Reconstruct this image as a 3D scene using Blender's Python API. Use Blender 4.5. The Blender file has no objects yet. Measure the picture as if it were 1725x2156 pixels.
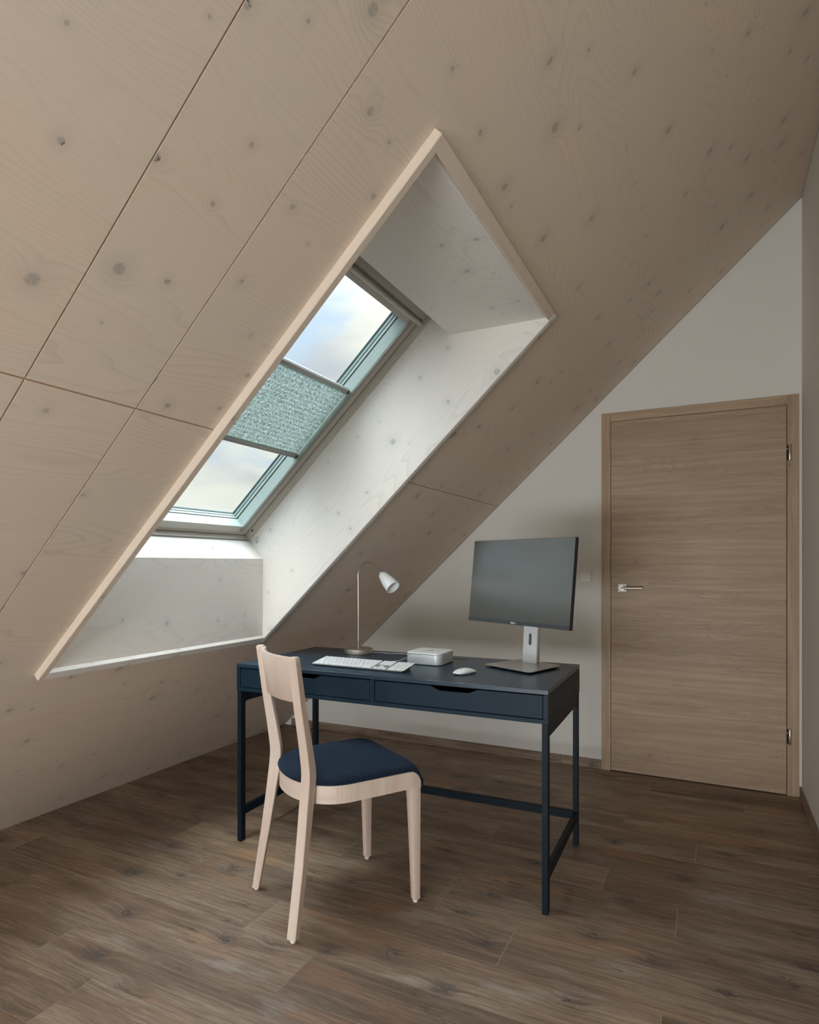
import bpy, bmesh, math, random
from mathutils import Vector, Matrix
random.seed(7)
SC = bpy.context.scene
COL = SC.collection
sin, cos, pi = math.sin, math.cos, math.pi

# ------------------------------------------------------------------ camera
CAM_H = 1.185
FPX = 1298.8            # focal length in pixels of the 1725 x 2156 frame
HORIZON = 1188.1
YAW = math.radians(26.147)
cd = bpy.data.cameras.new('camera')
cam = bpy.data.objects.new('camera', cd)
COL.objects.link(cam)
cam.location = (0, 0, CAM_H)
cam.rotation_euler = (pi/2, 0, YAW)
cd.sensor_fit = 'VERTICAL'
cd.sensor_height = 36
cd.sensor_width = 36
cd.lens = FPX/2156*36
cd.shift_y = (HORIZON-1078)/2156
cd.clip_start = 0.02
SC.camera = cam

# ------------------------------------------------------------------ view
vs = SC.view_settings
SC.display_settings.display_device = 'sRGB'
vs.view_transform = 'Standard'
vs.look = 'None'
vs.gamma = 1
vs.use_curve_mapping = False
vs.exposure = 0.0
SC.cycles.use_denoising = True
SC.cycles.max_bounces = 12
SC.cycles.diffuse_bounces = 8
SC.cycles.glossy_bounces = 4
SC.cycles.transparent_max_bounces = 12
SC.cycles.sample_clamp_indirect = 6

SKY = 1.0       # strength of the sky near the horizon
ZEN = 19.0        # extra zenith brightness added to light the skylight shaft

# fill lamps added at a made-up window behind the camera
def fill_lamp(name, loc, rot, sx, sy, power, col):
    l = bpy.data.lights.new(name, 'AREA')
    l.shape = 'RECTANGLE'
    l.size, l.size_y = sx, sy
    l.energy = power
    l.color = col
    o = bpy.data.objects.new(name, l)
    COL.objects.link(o)
    o.location = loc
    o.rotation_euler = rot
    return o
fill_lamp('gable_fill', (-.35, -2.76, 1.21), (pi/2, 0, 0), 1.2, 1.02, 26, (.98, .98, 1.0))
fill_lamp('gable_fill_low', (-.85, -2.76, .39), (pi/2, 0, 0), 2.2, .62, 100, (.98, .98, 1.0))

# ------------------------------------------------------------------ node helpers
class N:
    def __init__(s, tree):
        s.t = tree
    def new(s, typ, **kw):
        n = s.t.nodes.new(typ)
        for k, v in kw.items():
            setattr(n, k, v)
        return n
    def put(s, sock, v):
        if v is None:
            return
        if isinstance(v, bpy.types.NodeSocket):
            s.t.links.new(v, sock)
        elif isinstance(v, (tuple, list)) and sock.type == 'RGBA' and len(v) == 3:
            sock.default_value = (*v, 1)
        else:
            sock.default_value = v
    def math(s, op, a, b=None, c=None, clamp=False):
        n = s.new('ShaderNodeMath', operation=op, use_clamp=clamp)
        for i, v in enumerate((a, b, c)):
            s.put(n.inputs[i], v)
        return n.outputs[0]
    def vmath(s, op, a, b=None, scale=None):
        n = s.new('ShaderNodeVectorMath', operation=op)
        s.put(n.inputs[0], a)
        if b is not None:
            s.put(n.inputs[1], b)
        if scale is not None:
            s.put(n.inputs['Scale'], scale)
        return n.outputs['Value'] if op in ('DOT_PRODUCT', 'LENGTH') else n.outputs[0]
    def xyz(s, x, y, z=0.0):
        n = s.new('ShaderNodeCombineXYZ')
        for i, v in enumerate((x, y, z)):
            s.put(n.inputs[i], v)
        return n.outputs[0]
    def sep(s, v):
        n = s.new('ShaderNodeSeparateXYZ')
        s.put(n.inputs[0], v)
        return n.outputs
    def noise(s, vec, scale, detail=2, rough=.5, dist=0, dim='2D'):
        n = s.new('ShaderNodeTexNoise', noise_dimensions=dim)
        s.put(n.inputs['Vector'], vec)
        n.inputs['Scale'].default_value = scale
        n.inputs['Detail'].default_value = detail
        n.inputs['Roughness'].default_value = rough
        n.inputs['Distortion'].default_value = dist
        return n.outputs['Fac']
    def voro(s, vec, scale, rnd=1.0):
        n = s.new('ShaderNodeTexVoronoi', voronoi_dimensions='2D', feature='F1')
        s.put(n.inputs['Vector'], vec)
        n.inputs['Scale'].default_value = scale
        n.inputs['Randomness'].default_value = rnd
        return n.outputs['Distance'], n.outputs['Color'], n.outputs['Position']
    def step(s, v, a, b, lo=0.0, hi=1.0):
        n = s.new('ShaderNodeMapRange', interpolation_type='SMOOTHSTEP')
        s.put(n.inputs['Value'], v)
        s.put(n.inputs['From Min'], a)
        s.put(n.inputs['From Max'], b)
        n.inputs['To Min'].default_value = lo
        n.inputs['To Max'].default_value = hi
        return n.outputs[0]
    def mix(s, f, a, b, mode='MIX'):
        n = s.new('ShaderNodeMix', data_type='RGBA', blend_type=mode)
        s.put(n.inputs[0], f)
        s.put(n.inputs[6], a)
        s.put(n.inputs[7], b)
        return n.outputs[2]
    def uv(s):
        return s.new('ShaderNodeUVMap', uv_map='uv').outputs[0]

MATS = {}
def newmat(name):
    m = bpy.data.materials.new(name)
    m.use_nodes = True
    MATS[name] = m
    t = m.node_tree
    b = t.nodes['Principled BSDF']
    return m, N(t), b

def plain(name, col, rough=.5, metal=0.0, mottle=.04, bump=0.0, bscale=300, spec=.5, mscale=9):
    """solid paint / plastic / metal with a faint procedural unevenness"""
    m, n, b = newmat(name)
    tc = n.new('ShaderNodeTexCoord').outputs['Object']
    f = n.noise(tc, mscale, 3, dim='3D')
    c2 = tuple(min(1, c*(1-mottle*2)) for c in col)
    c1 = tuple(min(1, c*(1+mottle*.6)) for c in col)
    n.put(b.inputs['Base Color'], n.mix(f, c2, c1))
    b.inputs['Roughness'].default_value = rough
    b.inputs['Metallic'].default_value = metal
    b.inputs['Specular IOR Level'].default_value = spec
    if bump:
        bp = n.new('ShaderNodeBump')
        bp.inputs['Strength'].default_value = bump
        bp.inputs['Distance'].default_value = .0006
        n.put(bp.inputs['Height'], n.noise(tc, bscale, 3, dim='3D'))
        n.put(b.inputs['Normal'], bp.outputs[0])
    return m

def spruce(name, base, warm, line, knotc, freq=1.15, kamt=.74, kscale=6.0, lstr=.44):
    """white-oiled spruce: contour-like year rings, grey knots; uv in metres, u along the grain"""
    m, n, b = newmat(name)
    rnd = n.new('ShaderNodeObjectInfo').outputs['Random']
    off = n.math('MULTIPLY', rnd, 53.0)
    P = n.vmath('ADD', n.uv(), n.xyz(off, n.math('MULTIPLY', off, 1.7)))
    x, y, _ = n.sep(P)
    # knots
    wob = n.noise(P, 9, 1)
    Pw = n.vmath('ADD', P, n.xyz(n.math('MULTIPLY', wob, .02), 0.0))
    d, c, pos = n.voro(Pw, kscale)
    cr, cg, cb = n.sep(c)
    exist = n.math('LESS_THAN', cg, kamt)
    rad = n.math('MULTIPLY_ADD', n.math('POWER', cr, 1.9), .0135*kscale, .0034*kscale)
    soft = n.step(d, n.math('MULTIPLY', rad, 1.15), n.math('MULTIPLY', rad, .55))
    core = n.math('MULTIPLY', soft, exist)
    near = n.math('MULTIPLY', n.step(d, n.math('MULTIPLY', rad, 6.0), 0.0), exist)
    # year rings
    low = n.noise(n.xyz(n.math('MULTIPLY', x, .55), n.math('MULTIPLY', y, 3.4)), 1.0, 2.0, .45)
    low2 = n.noise(n.xyz(n.math('MULTIPLY', x, 3.5), n.math('MULTIPLY', y, 16)), 1.0, 1.0, .5)
    h = n.math('ADD', n.math('MULTIPLY', low, 30*freq), n.math('MULTIPLY', y, 58*freq))
    h = n.math('ADD', h, n.math('MULTIPLY', low2, .8))
    h = n.math('ADD', h, n.math('MULTIPLY', n.math('MULTIPLY', near, near), 2.2))
    fr = n.math('FRACT', h)
    ln = n.math('POWER', fr, 5.0)
    ln = n.math('MULTIPLY', ln, n.step(fr, 1.0, .93))
    vary = n.noise(n.xyz(n.math('MULTIPLY', x, .5), n.math('MULTIPLY', y, 7)), 1.0, 2)
    ln = n.math('MULTIPLY', ln, n.step(vary, .3, .68, .25, 1.0))
    fine = n.noise(n.xyz(n.math('MULTIPLY', x, 4), n.math('MULTIPLY', y, 300)), 1.0, 2, .6)
    col = n.mix(n.step(n.noise(n.xyz(n.math('MULTIPLY', x, .9), n.math('MULTIPLY', y, 3.0)), 1.0, 3), .35, .68), base, warm)
    col = n.mix(n.math('MULTIPLY', n.math('SUBTRACT', fine, .35), .22, clamp=True), col, line)
    col = n.mix(n.math('MULTIPLY', ln, lstr), col, line)
    halo = n.math('MULTIPLY', n.math('MULTIPLY', near, near), .16)
    col = n.mix(halo, col, knotc)
    kn = n.math('MULTIPLY', core, n.step(n.noise(P, 120, 2), .2, .6, .26, .54))
    col = n.mix(kn, col, knotc)
    crack = n.step(n.math('ABSOLUTE', n.math('SUBTRACT', n.noise(P, 34, 1), .5)), .018, .004)
    crack = n.math('MULTIPLY', n.math('MULTIPLY', crack, n.step(d, rad, n.math('MULTIPLY', rad, .7))), n.math('MULTIPLY', exist, n.math('GREATER_THAN', cb, .45)))
    col = n.mix(n.math('MULTIPLY', crack, .75), col, (.05, .035, .03))
    n.put(b.inputs['Base Color'], col)
    b.inputs['Roughness'].default_value = .62
    b.inputs['Specular IOR Level'].default_value = .3
    bp = n.new('ShaderNodeBump')
    bp.inputs['Strength'].default_value = .25
    bp.inputs['Distance'].default_value = .0006
    n.put(bp.inputs['Height'], n.math('ADD', n.math('MULTIPLY', ln, .6), n.math('MULTIPLY', fine, .35)))
    n.put(b.inputs['Normal'], bp.outputs[0])
    return m

def floorwood(name):
    m, n, b = newmat(name)
    rnd = n.new('ShaderNodeObjectInfo').outputs['Random']
    off = n.math('MULTIPLY', rnd, 91.0)
    P0 = n.vmath('ADD', n.uv(), n.xyz(off, n.math('MULTIPLY', off, 2.3)))
    wv = n.noise(n.vmath('MULTIPLY', P0, (1.6, 5.0, 0)), 1.0, 2)
    P = n.vmath('ADD', P0, n.xyz(n.math('MULTIPLY', n.noise(P0, 24, 3), .055), n.math('MULTIPLY', n.math('SUBTRACT', wv, .5), .014)))
    x, y, _ = n.sep(P)
    d, c, pos = n.voro(n.vmath('MULTIPLY', P, (1.0, 1.5, 0)), 3.1)
    cr, cg, cb = n.sep(c)
    exist = n.math('LESS_THAN', cg, .74)
    rad = n.math('MULTIPLY_ADD', n.math('MULTIPLY', cr, cr), .10, .045)
    kn = n.math('MULTIPLY', n.step(d, rad, n.math('MULTIPLY', rad, .2)), exist)
    nearr = n.math('MULTIPLY', n.step(d, .38, .04), exist)
    bend = n.math('MULTIPLY', n.math('MULTIPLY', nearr, nearr), .016)
    yb = n.math('ADD', y, bend)
    big = n.noise(n.xyz(n.math('MULTIPLY', x, 1.3), n.math('MULTIPLY', yb, 8.5)), 1.0, 5, .66)
    mid = n.noise(n.xyz(n.math('MULTIPLY', x, 2.4), n.math('MULTIPLY', yb, 85)), 1.0, 5, .7)
    fine = n.noise(n.xyz(n.math('MULTIPLY', x, 11), n.math('MULTIPLY', yb, 420)), 1.0, 3, .7)
    blot = n.noise(n.vmath('MULTIPLY', P, (2.4, 6.0, 0)), 1.3, 3)
    col = n.mix(n.step(big, .30, .70), (.175, .118, .080), (.315, .235, .170))
    col = n.mix(n.math('MULTIPLY', n.step(mid, .44, .66), .50), col, (.118, .080, .058))
    col = n.mix(n.math('MULTIPLY', n.step(mid, .47, .33), .40), col, (.37, .29, .215))
    col = n.mix(n.math('MULTIPLY', n.step(blot, .58, .76), .42), col, (.36, .325, .295))
    col = n.mix(n.math('MULTIPLY', n.step(n.noise(n.vmath('MULTIPLY', P, (2.0, 8.0, 0)), 1.0, 3), .58, .72), .38), col, (.40, .215, .115))
    greyk = n.math('MULTIPLY', n.math('MULTIPLY', nearr, nearr), n.step(n.noise(n.xyz(n.math('MULTIPLY', x, 7), n.math('MULTIPLY', yb, 70)), 1.0, 4, .7), .38, .62))
    col = n.mix(n.math('MULTIPLY', greyk, .85), col, (.078, .066, .060))
    kf = n.noise(n.xyz(n.math('MULTIPLY', x, 70), n.math('MULTIPLY', yb, 150)), 1.0, 4, .7)
    kcol = n.mix(n.step(kf, .36, .62), (.020, .016, .014), (.17, .14, .12))
    col = n.mix(n.math('MULTIPLY', kn, n.step(kf, .75, .4, .45, .96)), col, kcol)
    cr1 = n.noise(n.xyz(n.math('MULTIPLY', x, 1.6), n.math('MULTIPLY', yb, 13)), 1.0, 4, .55)
    crk = n.math('MULTIPLY', n.step(n.math('ABSOLUTE', n.math('SUBTRACT', cr1, .5)), .008, .002), n.step(n.noise(n.vmath('MULTIPLY', P, (2.2, 5.0, 0)), 1.0, 2), .56, .66))
    col = n.mix(n.math('MULTIPLY', crk, .75), col, (.05, .036, .028))
    col = n.mix(n.math('MULTIPLY', n.step(fine, .46, .64), .50), col, (.095, .064, .045))
    tone = n.math('MULTIPLY_ADD', n.math('FRACT', n.math('MULTIPLY', rnd, 17.3)), .42, .94)
    col = n.mix(1.0, col, n.xyz(tone, tone, tone), 'MULTIPLY')
    n.put(b.inputs['Base Color'], col)
    n.put(b.inputs['Roughness'], n.math('MULTIPLY_ADD', fine, .22, .42))
    b.inputs['Specular IOR Level'].default_value = .4
    bp = n.new('ShaderNodeBump')
    bp.inputs['Strength'].default_value = .35
    bp.inputs['Distance'].default_value = .0008
    n.put(bp.inputs['Height'], n.math('ADD', n.math('MULTIPLY', mid, .8), n.math('MULTIPLY', fine, .5)))
    n.put(b.inputs['Normal'], bp.outputs[0])
    return m

def doorwood(name, banded):
    """larch laminate; printed bands of boards on the leaf"""
    m, n, b = newmat(name)
    P = n.uv()
    x, y, _ = n.sep(P)
    if banded:
        wav = n.math('ADD', n.math('MULTIPLY', y, 1/.232), n.math('MULTIPLY', n.noise(n.xyz(0.3, n.math('MULTIPLY', y, 1.4)), 1.0, 0), .9))
        row = n.math('FLOOR', wav)
        o1 = n.math('MULTIPLY', n.math('FRACT', n.math('MULTIPLY', row, .6180)), 37.0)
        tone = n.math('FRACT', n.math('MULTIPLY', row, .377))
    else:
        o1 = n.math('MULTIPLY', n.new('ShaderNodeObjectInfo').outputs['Random'], 31.0)
        tone = n.math('MULTIPLY', o1, 0.0)
        row = tone
    X = n.math('ADD', x, o1)
    Y = n.math('ADD', y, n.math('MULTIPLY', o1, .3))
    P2 = n.xyz(X, Y)
    d, c, pos = n.voro(n.vmath('MULTIPLY', P2, (1.0, 1.6, 0)), 2.6)
    cr, cg, cb = n.sep(c)
    ex = n.math('LESS_THAN', cg, .55)
    nearr = n.math('MULTIPLY', n.step(d, .32, .0), ex)
    n2 = n.math('MULTIPLY', nearr, nearr)
    low = n.noise(n.xyz(n.math('MULTIPLY', X, .8), n.math('MULTIPLY', Y, 4.5)), 1.0, 3, .5)
    h = n.math('ADD', n.math('MULTIPLY', low, 26), n.math('MULTIPLY', Y, 60))
    h = n.math('ADD', h, n.math('MULTIPLY', n2, 5.0))
    fr = n.math('FRACT', h)
    ln = n.math('POWER', fr, 2.0)
    fine = n.noise(n.xyz(n.math('MULTIPLY', X, 5), n.math('MULTIPLY', Y, 360)), 1.0, 3, .65)
    midn = n.noise(n.xyz(n.math('MULTIPLY', X, 1.6), n.math('MULTIPLY', Y, 42)), 1.0, 4, .6)
    col = n.mix(n.step(midn, .3, .7), (.375, .26, .165), (.455, .333, .222))
    show = n.step(n.noise(n.xyz(n.math('MULTIPLY', X, .9), n.math('MULTIPLY', Y, 8)), 1.0, 2), .44, .62)
    lamt = n.math('ADD', n.math('MULTIPLY', show, .42), n.math('MULTIPLY', n2, .5))
    col = n.mix(n.math('MULTIPLY', ln, lamt), col, (.24, .155, .095))
    col = n.mix(n.math('MULTIPLY', n.step(fine, .44, .66), .40), col, (.25, .165, .10))
    kn = n.math('MULTIPLY', n.step(d, n.math('MULTIPLY_ADD', cr, .018, .012), .003), ex)
    col = n.mix(n.math('MULTIPLY', kn, .75), col, (.14, .085, .055))
    if banded:
        seam = n.step(n.math('FRACT', wav), .992, .999)
        col = n.mix(n.math('MULTIPLY', seam, .45), col, (.22, .145, .09))
        t2 = n.math('MULTIPLY_ADD', tone, .13, .92)
        col = n.mix(1.0, col, n.xyz(t2, t2, t2), 'MULTIPLY')
    n.put(b.inputs['Base Color'], col)
    n.put(b.inputs['Roughness'], n.math('MULTIPLY_ADD', fine, .25, .36))
    bp = n.new('ShaderNodeBump')
    bp.inputs['Strength'].default_value = .5
    bp.inputs['Distance'].default_value = .0007
    n.put(bp.inputs['Height'], n.math('ADD', fine, n.math('MULTIPLY', midn, .6)))
    n.put(b.inputs['Normal'], bp.outputs[0])
    return m

def glassmat(name, tint, gloss=.05):
    m = bpy.data.materials.new(name)
    m.use_nodes = True
    n = N(m.node_tree)
    m.node_tree.nodes.clear()
    out = n.new('ShaderNodeOutputMaterial')
    tr = n.new('ShaderNodeBsdfTransparent')
    tr.inputs[0].default_value = (*tint, 1)
    gl = n.new('ShaderNodeBsdfGlossy')
    gl.inputs['Roughness'].default_value = .02
    ge = n.new('ShaderNodeNewGeometry')
    ca = n.math('ABSOLUTE', n.vmath('DOT_PRODUCT', ge.outputs['Incoming'], ge.outputs['Normal']))
    fz = n.math('MULTIPLY_ADD', n.math('POWER', n.math('SUBTRACT', 1.0, ca), 5.0), .9, .02)
    mx = n.new('ShaderNodeMixShader')
    n.put(mx.inputs[0], n.math('MULTIPLY', fz, .5))
    n.put(mx.inputs[1], tr.outputs[0])
    n.put(mx.inputs[2], gl.outputs[0])
    n.put(out.inputs[0], mx.outputs[0])
    MATS[name] = m
    return m

def blindmat(name):
    m = bpy.data.materials.new(name)
    m.use_nodes = True
    n = N(m.node_tree)
    m.node_tree.nodes.clear()
    P = n.uv()
    warp = n.vmath('ADD', P, n.xyz(n.math('MULTIPLY', n.noise(P, 60, 2), .03), n.math('MULTIPLY', n.noise(n.vmath('ADD', P, (3.3, 1.2, 0)), 60, 2), .03)))
    f = n.noise(n.vmath('MULTIPLY', warp, (1.0, 1.35, 0)), 125, 3, .6)
    f = n.step(f, .44, .56)
    dcol = n.mix(f, (.17, .19, .155), (.40, .49, .475))
    tcol = n.mix(f, (.10, .115, .095), (.23, .295, .285))
    df = n.new('ShaderNodeBsdfDiffuse')
    n.put(df.inputs[0], dcol)
    tl = n.new('ShaderNodeBsdfTranslucent')
    n.put(tl.inputs[0], tcol)
    mx = n.new('ShaderNodeMixShader')
    mx.inputs[0].default_value = .55
    n.put(mx.inputs[1], df.outputs[0])
    n.put(mx.inputs[2], tl.outputs[0])
    out = n.new('ShaderNodeOutputMaterial')
    n.put(out.inputs[0], mx.outputs[0])
    MATS[name] = m
    return m

# ------------------------------------------------------------------ sky: broken cloud, zenith brightened far beyond an overcast sky to light the shaft
def build_sky():
    w = bpy.data.worlds.new('sky')
    SC.world = w
    w.use_nodes = True
    n = N(w.node_tree)
    bg = w.node_tree.nodes['Background']
    D = n.new('ShaderNodeTexCoord').outputs['Generated']
    D = n.vmath('NORMALIZE', D)
    x, y, z = n.sep(D)
    zz = n.math('ADD', n.math('MAXIMUM', z, 0.0), .35)
    flat = n.vmath('ADD', n.xyz(n.math('DIVIDE', x, zz), n.math('DIVIDE', y, zz), n.math('MULTIPLY', z, 2.2)), (CLX, CLY, 0))
    big = n.noise(flat, 1.15, 6, .52, .15, dim='3D')
    cloud = n.step(big, .45, .53)
    lit = n.noise(n.vmath('ADD', flat, (.08, .05, -.12)), 1.9, 5, .5, dim='3D')
    blue = n.mix(n.step(z, -.05, .6), (.68, .79, .93), (.60, .72, .91))
    cl = n.mix(n.step(lit, .38, .62), (.62, .63, .70), (1.0, .955, .88))
    col = n.mix(cloud, blue, cl)
    up = n.math('MULTIPLY_ADD', n.math('POWER', n.math('MAXIMUM', z, 0.0), 4.5), ZEN, 1.0)
    base = n.step(z, -.12, .02, .35, 1.0)
    n.put(bg.inputs[0], col)
    n.put(bg.inputs[1], n.math('MULTIPLY', n.math('MULTIPLY', up, base), SKY))
CLX, CLY = 5.1, 5.0
build_sky()

# ------------------------------------------------------------------ materials
M_CEIL = spruce('whitewashed_spruce', (.70, .615, .52), (.72, .61, .50), (.45, .36, .29), (.245, .245, .24))
M_LIN = spruce('whitewashed_spruce_skylit', (.76, .745, .71), (.765, .735, .685), (.50, .47, .43), (.34, .36, .385), freq=1.3, kamt=.78, kscale=6.0, lstr=.40)  # same spruce as the ceiling, whitened with painted-in window light
M_CAVITY = plain('raw_spruce_edge', (.70, .45, .24), .8)
M_WALL = plain('white_plaster', (.72, .71, .67), .85, mottle=.012, bump=.35, bscale=260, spec=.2, mscale=1.5)
M_FLOOR = floorwood('grey_brown_wood_look_tile')
M_GROUT = plain('grey_grout', (.42, .37, .32), .85)
M_LEAF = doorwood('larch_laminate_leaf', True)
M_CASE = doorwood('larch_laminate_frame', False)
M_STEEL = plain('brushed_steel', (.66, .64, .60), .36, 1.0)
M_SATIN = plain('satin_nickel', (.42, .41, .37), .5, .8)
M_BRASS = plain('nickel_hinge', (.60, .56, .48), .3, 1.0)
M_FRAMEPAINT = plain('warm_grey_paint', (.55, .53, .475), .45)
M_SASHIN = plain('sky_tinted_sash', (.40, .50, .485), .4)  # same sash as the grey faces, sky light mixed into the colour
M_BLACK = plain('black_rubber', (.012, .014, .014), .6)
M_ALU = plain('grey_aluminium_profile', (.36, .36, .335), .38, .6)
M_GLASS = glassmat('window_glass', (.982, .996, .993))
M_BLIND = blindmat('crushed_pleated_fabric')
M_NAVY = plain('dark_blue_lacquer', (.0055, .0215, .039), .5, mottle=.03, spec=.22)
M_TOP = plain('dark_blue_lacquer_sky_sheen', (.0105, .034, .060), .30, mottle=.03, bump=.05, bscale=500, spec=.45)  # base lifted above the drawer lacquer to paint in the skylight reflection
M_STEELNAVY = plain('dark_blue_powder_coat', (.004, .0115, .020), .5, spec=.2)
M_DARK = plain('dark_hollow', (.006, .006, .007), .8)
M_BEECH = None
M_FABRIC = None
M_WHITE = plain('white_plastic', (.80, .82, .83), .3)
M_SILVER = plain('silver_aluminium', (.66, .70, .73), .38, .2)
M_TRAY = plain('aluminium_tray_shaded', (.34, .37, .39), .4, .4)  # tray darkened to paint the thin shadows between keys
M_GLOSSW = plain('glossy_white_plastic', (.84, .86, .87), .12)
M_SCREEN = plain('matt_screen', (.007, .011, .013), .23, mottle=0, spec=.5)
M_SCREEN.node_tree.nodes['Principled BSDF'].inputs['IOR'].default_value = 2.35
M_BEZEL = plain('black_plastic', (.012, .013, .015), .42)
M_BASEPL = plain('dark_nickel_plate', (.52, .50, .48), .34, .7)
M_COLUMN = plain('silver_painted_metal', (.76, .80, .81), .42, .05)
M_COLSIDE = plain('grey_painted_metal', (.36, .35, .335), .42, .2)
M_OPAL = plain('opal_glass', (.84, .87, .88), .12)
M_SWITCH = plain('cream_switch_plastic', (.80, .785, .73), .14)
M_LOGO = plain('grey_print', (.50, .53, .57), .35)
M_LETTER = plain('silver_lettering', (.80, .84, .84), .35)
M_CABLE = plain('grey_cable_sleeve', (.50, .54, .57), .35)

def beech():
    m, n, b = newmat('whitewashed_beech')
    P = n.uv()
    rnd = n.math('MULTIPLY', n.new('ShaderNodeObjectInfo').outputs['Random'], 17.0)
    P = n.vmath('ADD', P, n.xyz(rnd, rnd))
    x, y, _ = n.sep(P)
    fl = n.noise(n.xyz(n.math('MULTIPLY', x, 18), n.math('MULTIPLY', y, 260)), 1.0, 3, .6)
    bd = n.noise(n.xyz(n.math('MULTIPLY', x, 1.6), n.math('MULTIPLY', y, 22)), 1.0, 3, .5)
    col = n.mix(n.step(bd, .3, .7), (.63, .50, .42), (.70, .59, .51))
    col = n.mix(n.math('MULTIPLY', n.step(fl, .52, .7), .18), col, (.50, .37, .29))
    n.put(b.inputs['Base Color'], col)
    b.inputs['Roughness'].default_value = .5
    b.inputs['Specular IOR Level'].default_value = .35
    return m
def fabric():
    m, n, b = newmat('navy_wool_fabric')
    tc = n.new('ShaderNodeTexCoord').outputs['Object']
    f = n.noise(tc, 420, 3, .7, dim='3D')
    g = n.noise(n.vmath('MULTIPLY', tc, (1, 14, 1)), 11, 3, .6, dim='3D')
    col = n.mix(n.step(f, .35, .68), (.0065, .011, .021), (.0145, .025, .047))
    col = n.mix(n.math('MULTIPLY', n.step(g, .5, .75), .12), col, (.055, .075, .12))
    n.put(b.inputs['Base Color'], col)
    b.inputs['Roughness'].default_value = .95
    b.inputs['Specular IOR Level'].default_value = .15
    b.inputs['Sheen Weight'].default_value = .12
    b.inputs['Sheen Tint'].default_value = (.25, .4, .7, 1)
    bp = n.new('ShaderNodeBump')
    bp.inputs['Strength'].default_value = .5
    bp.inputs['Distance'].default_value = .001
    n.put(bp.inputs['Height'], f)
    n.put(b.inputs['Normal'], bp.outputs[0])
    return m
M_BEECH = beech()
M_FABRIC = fabric()

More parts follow.
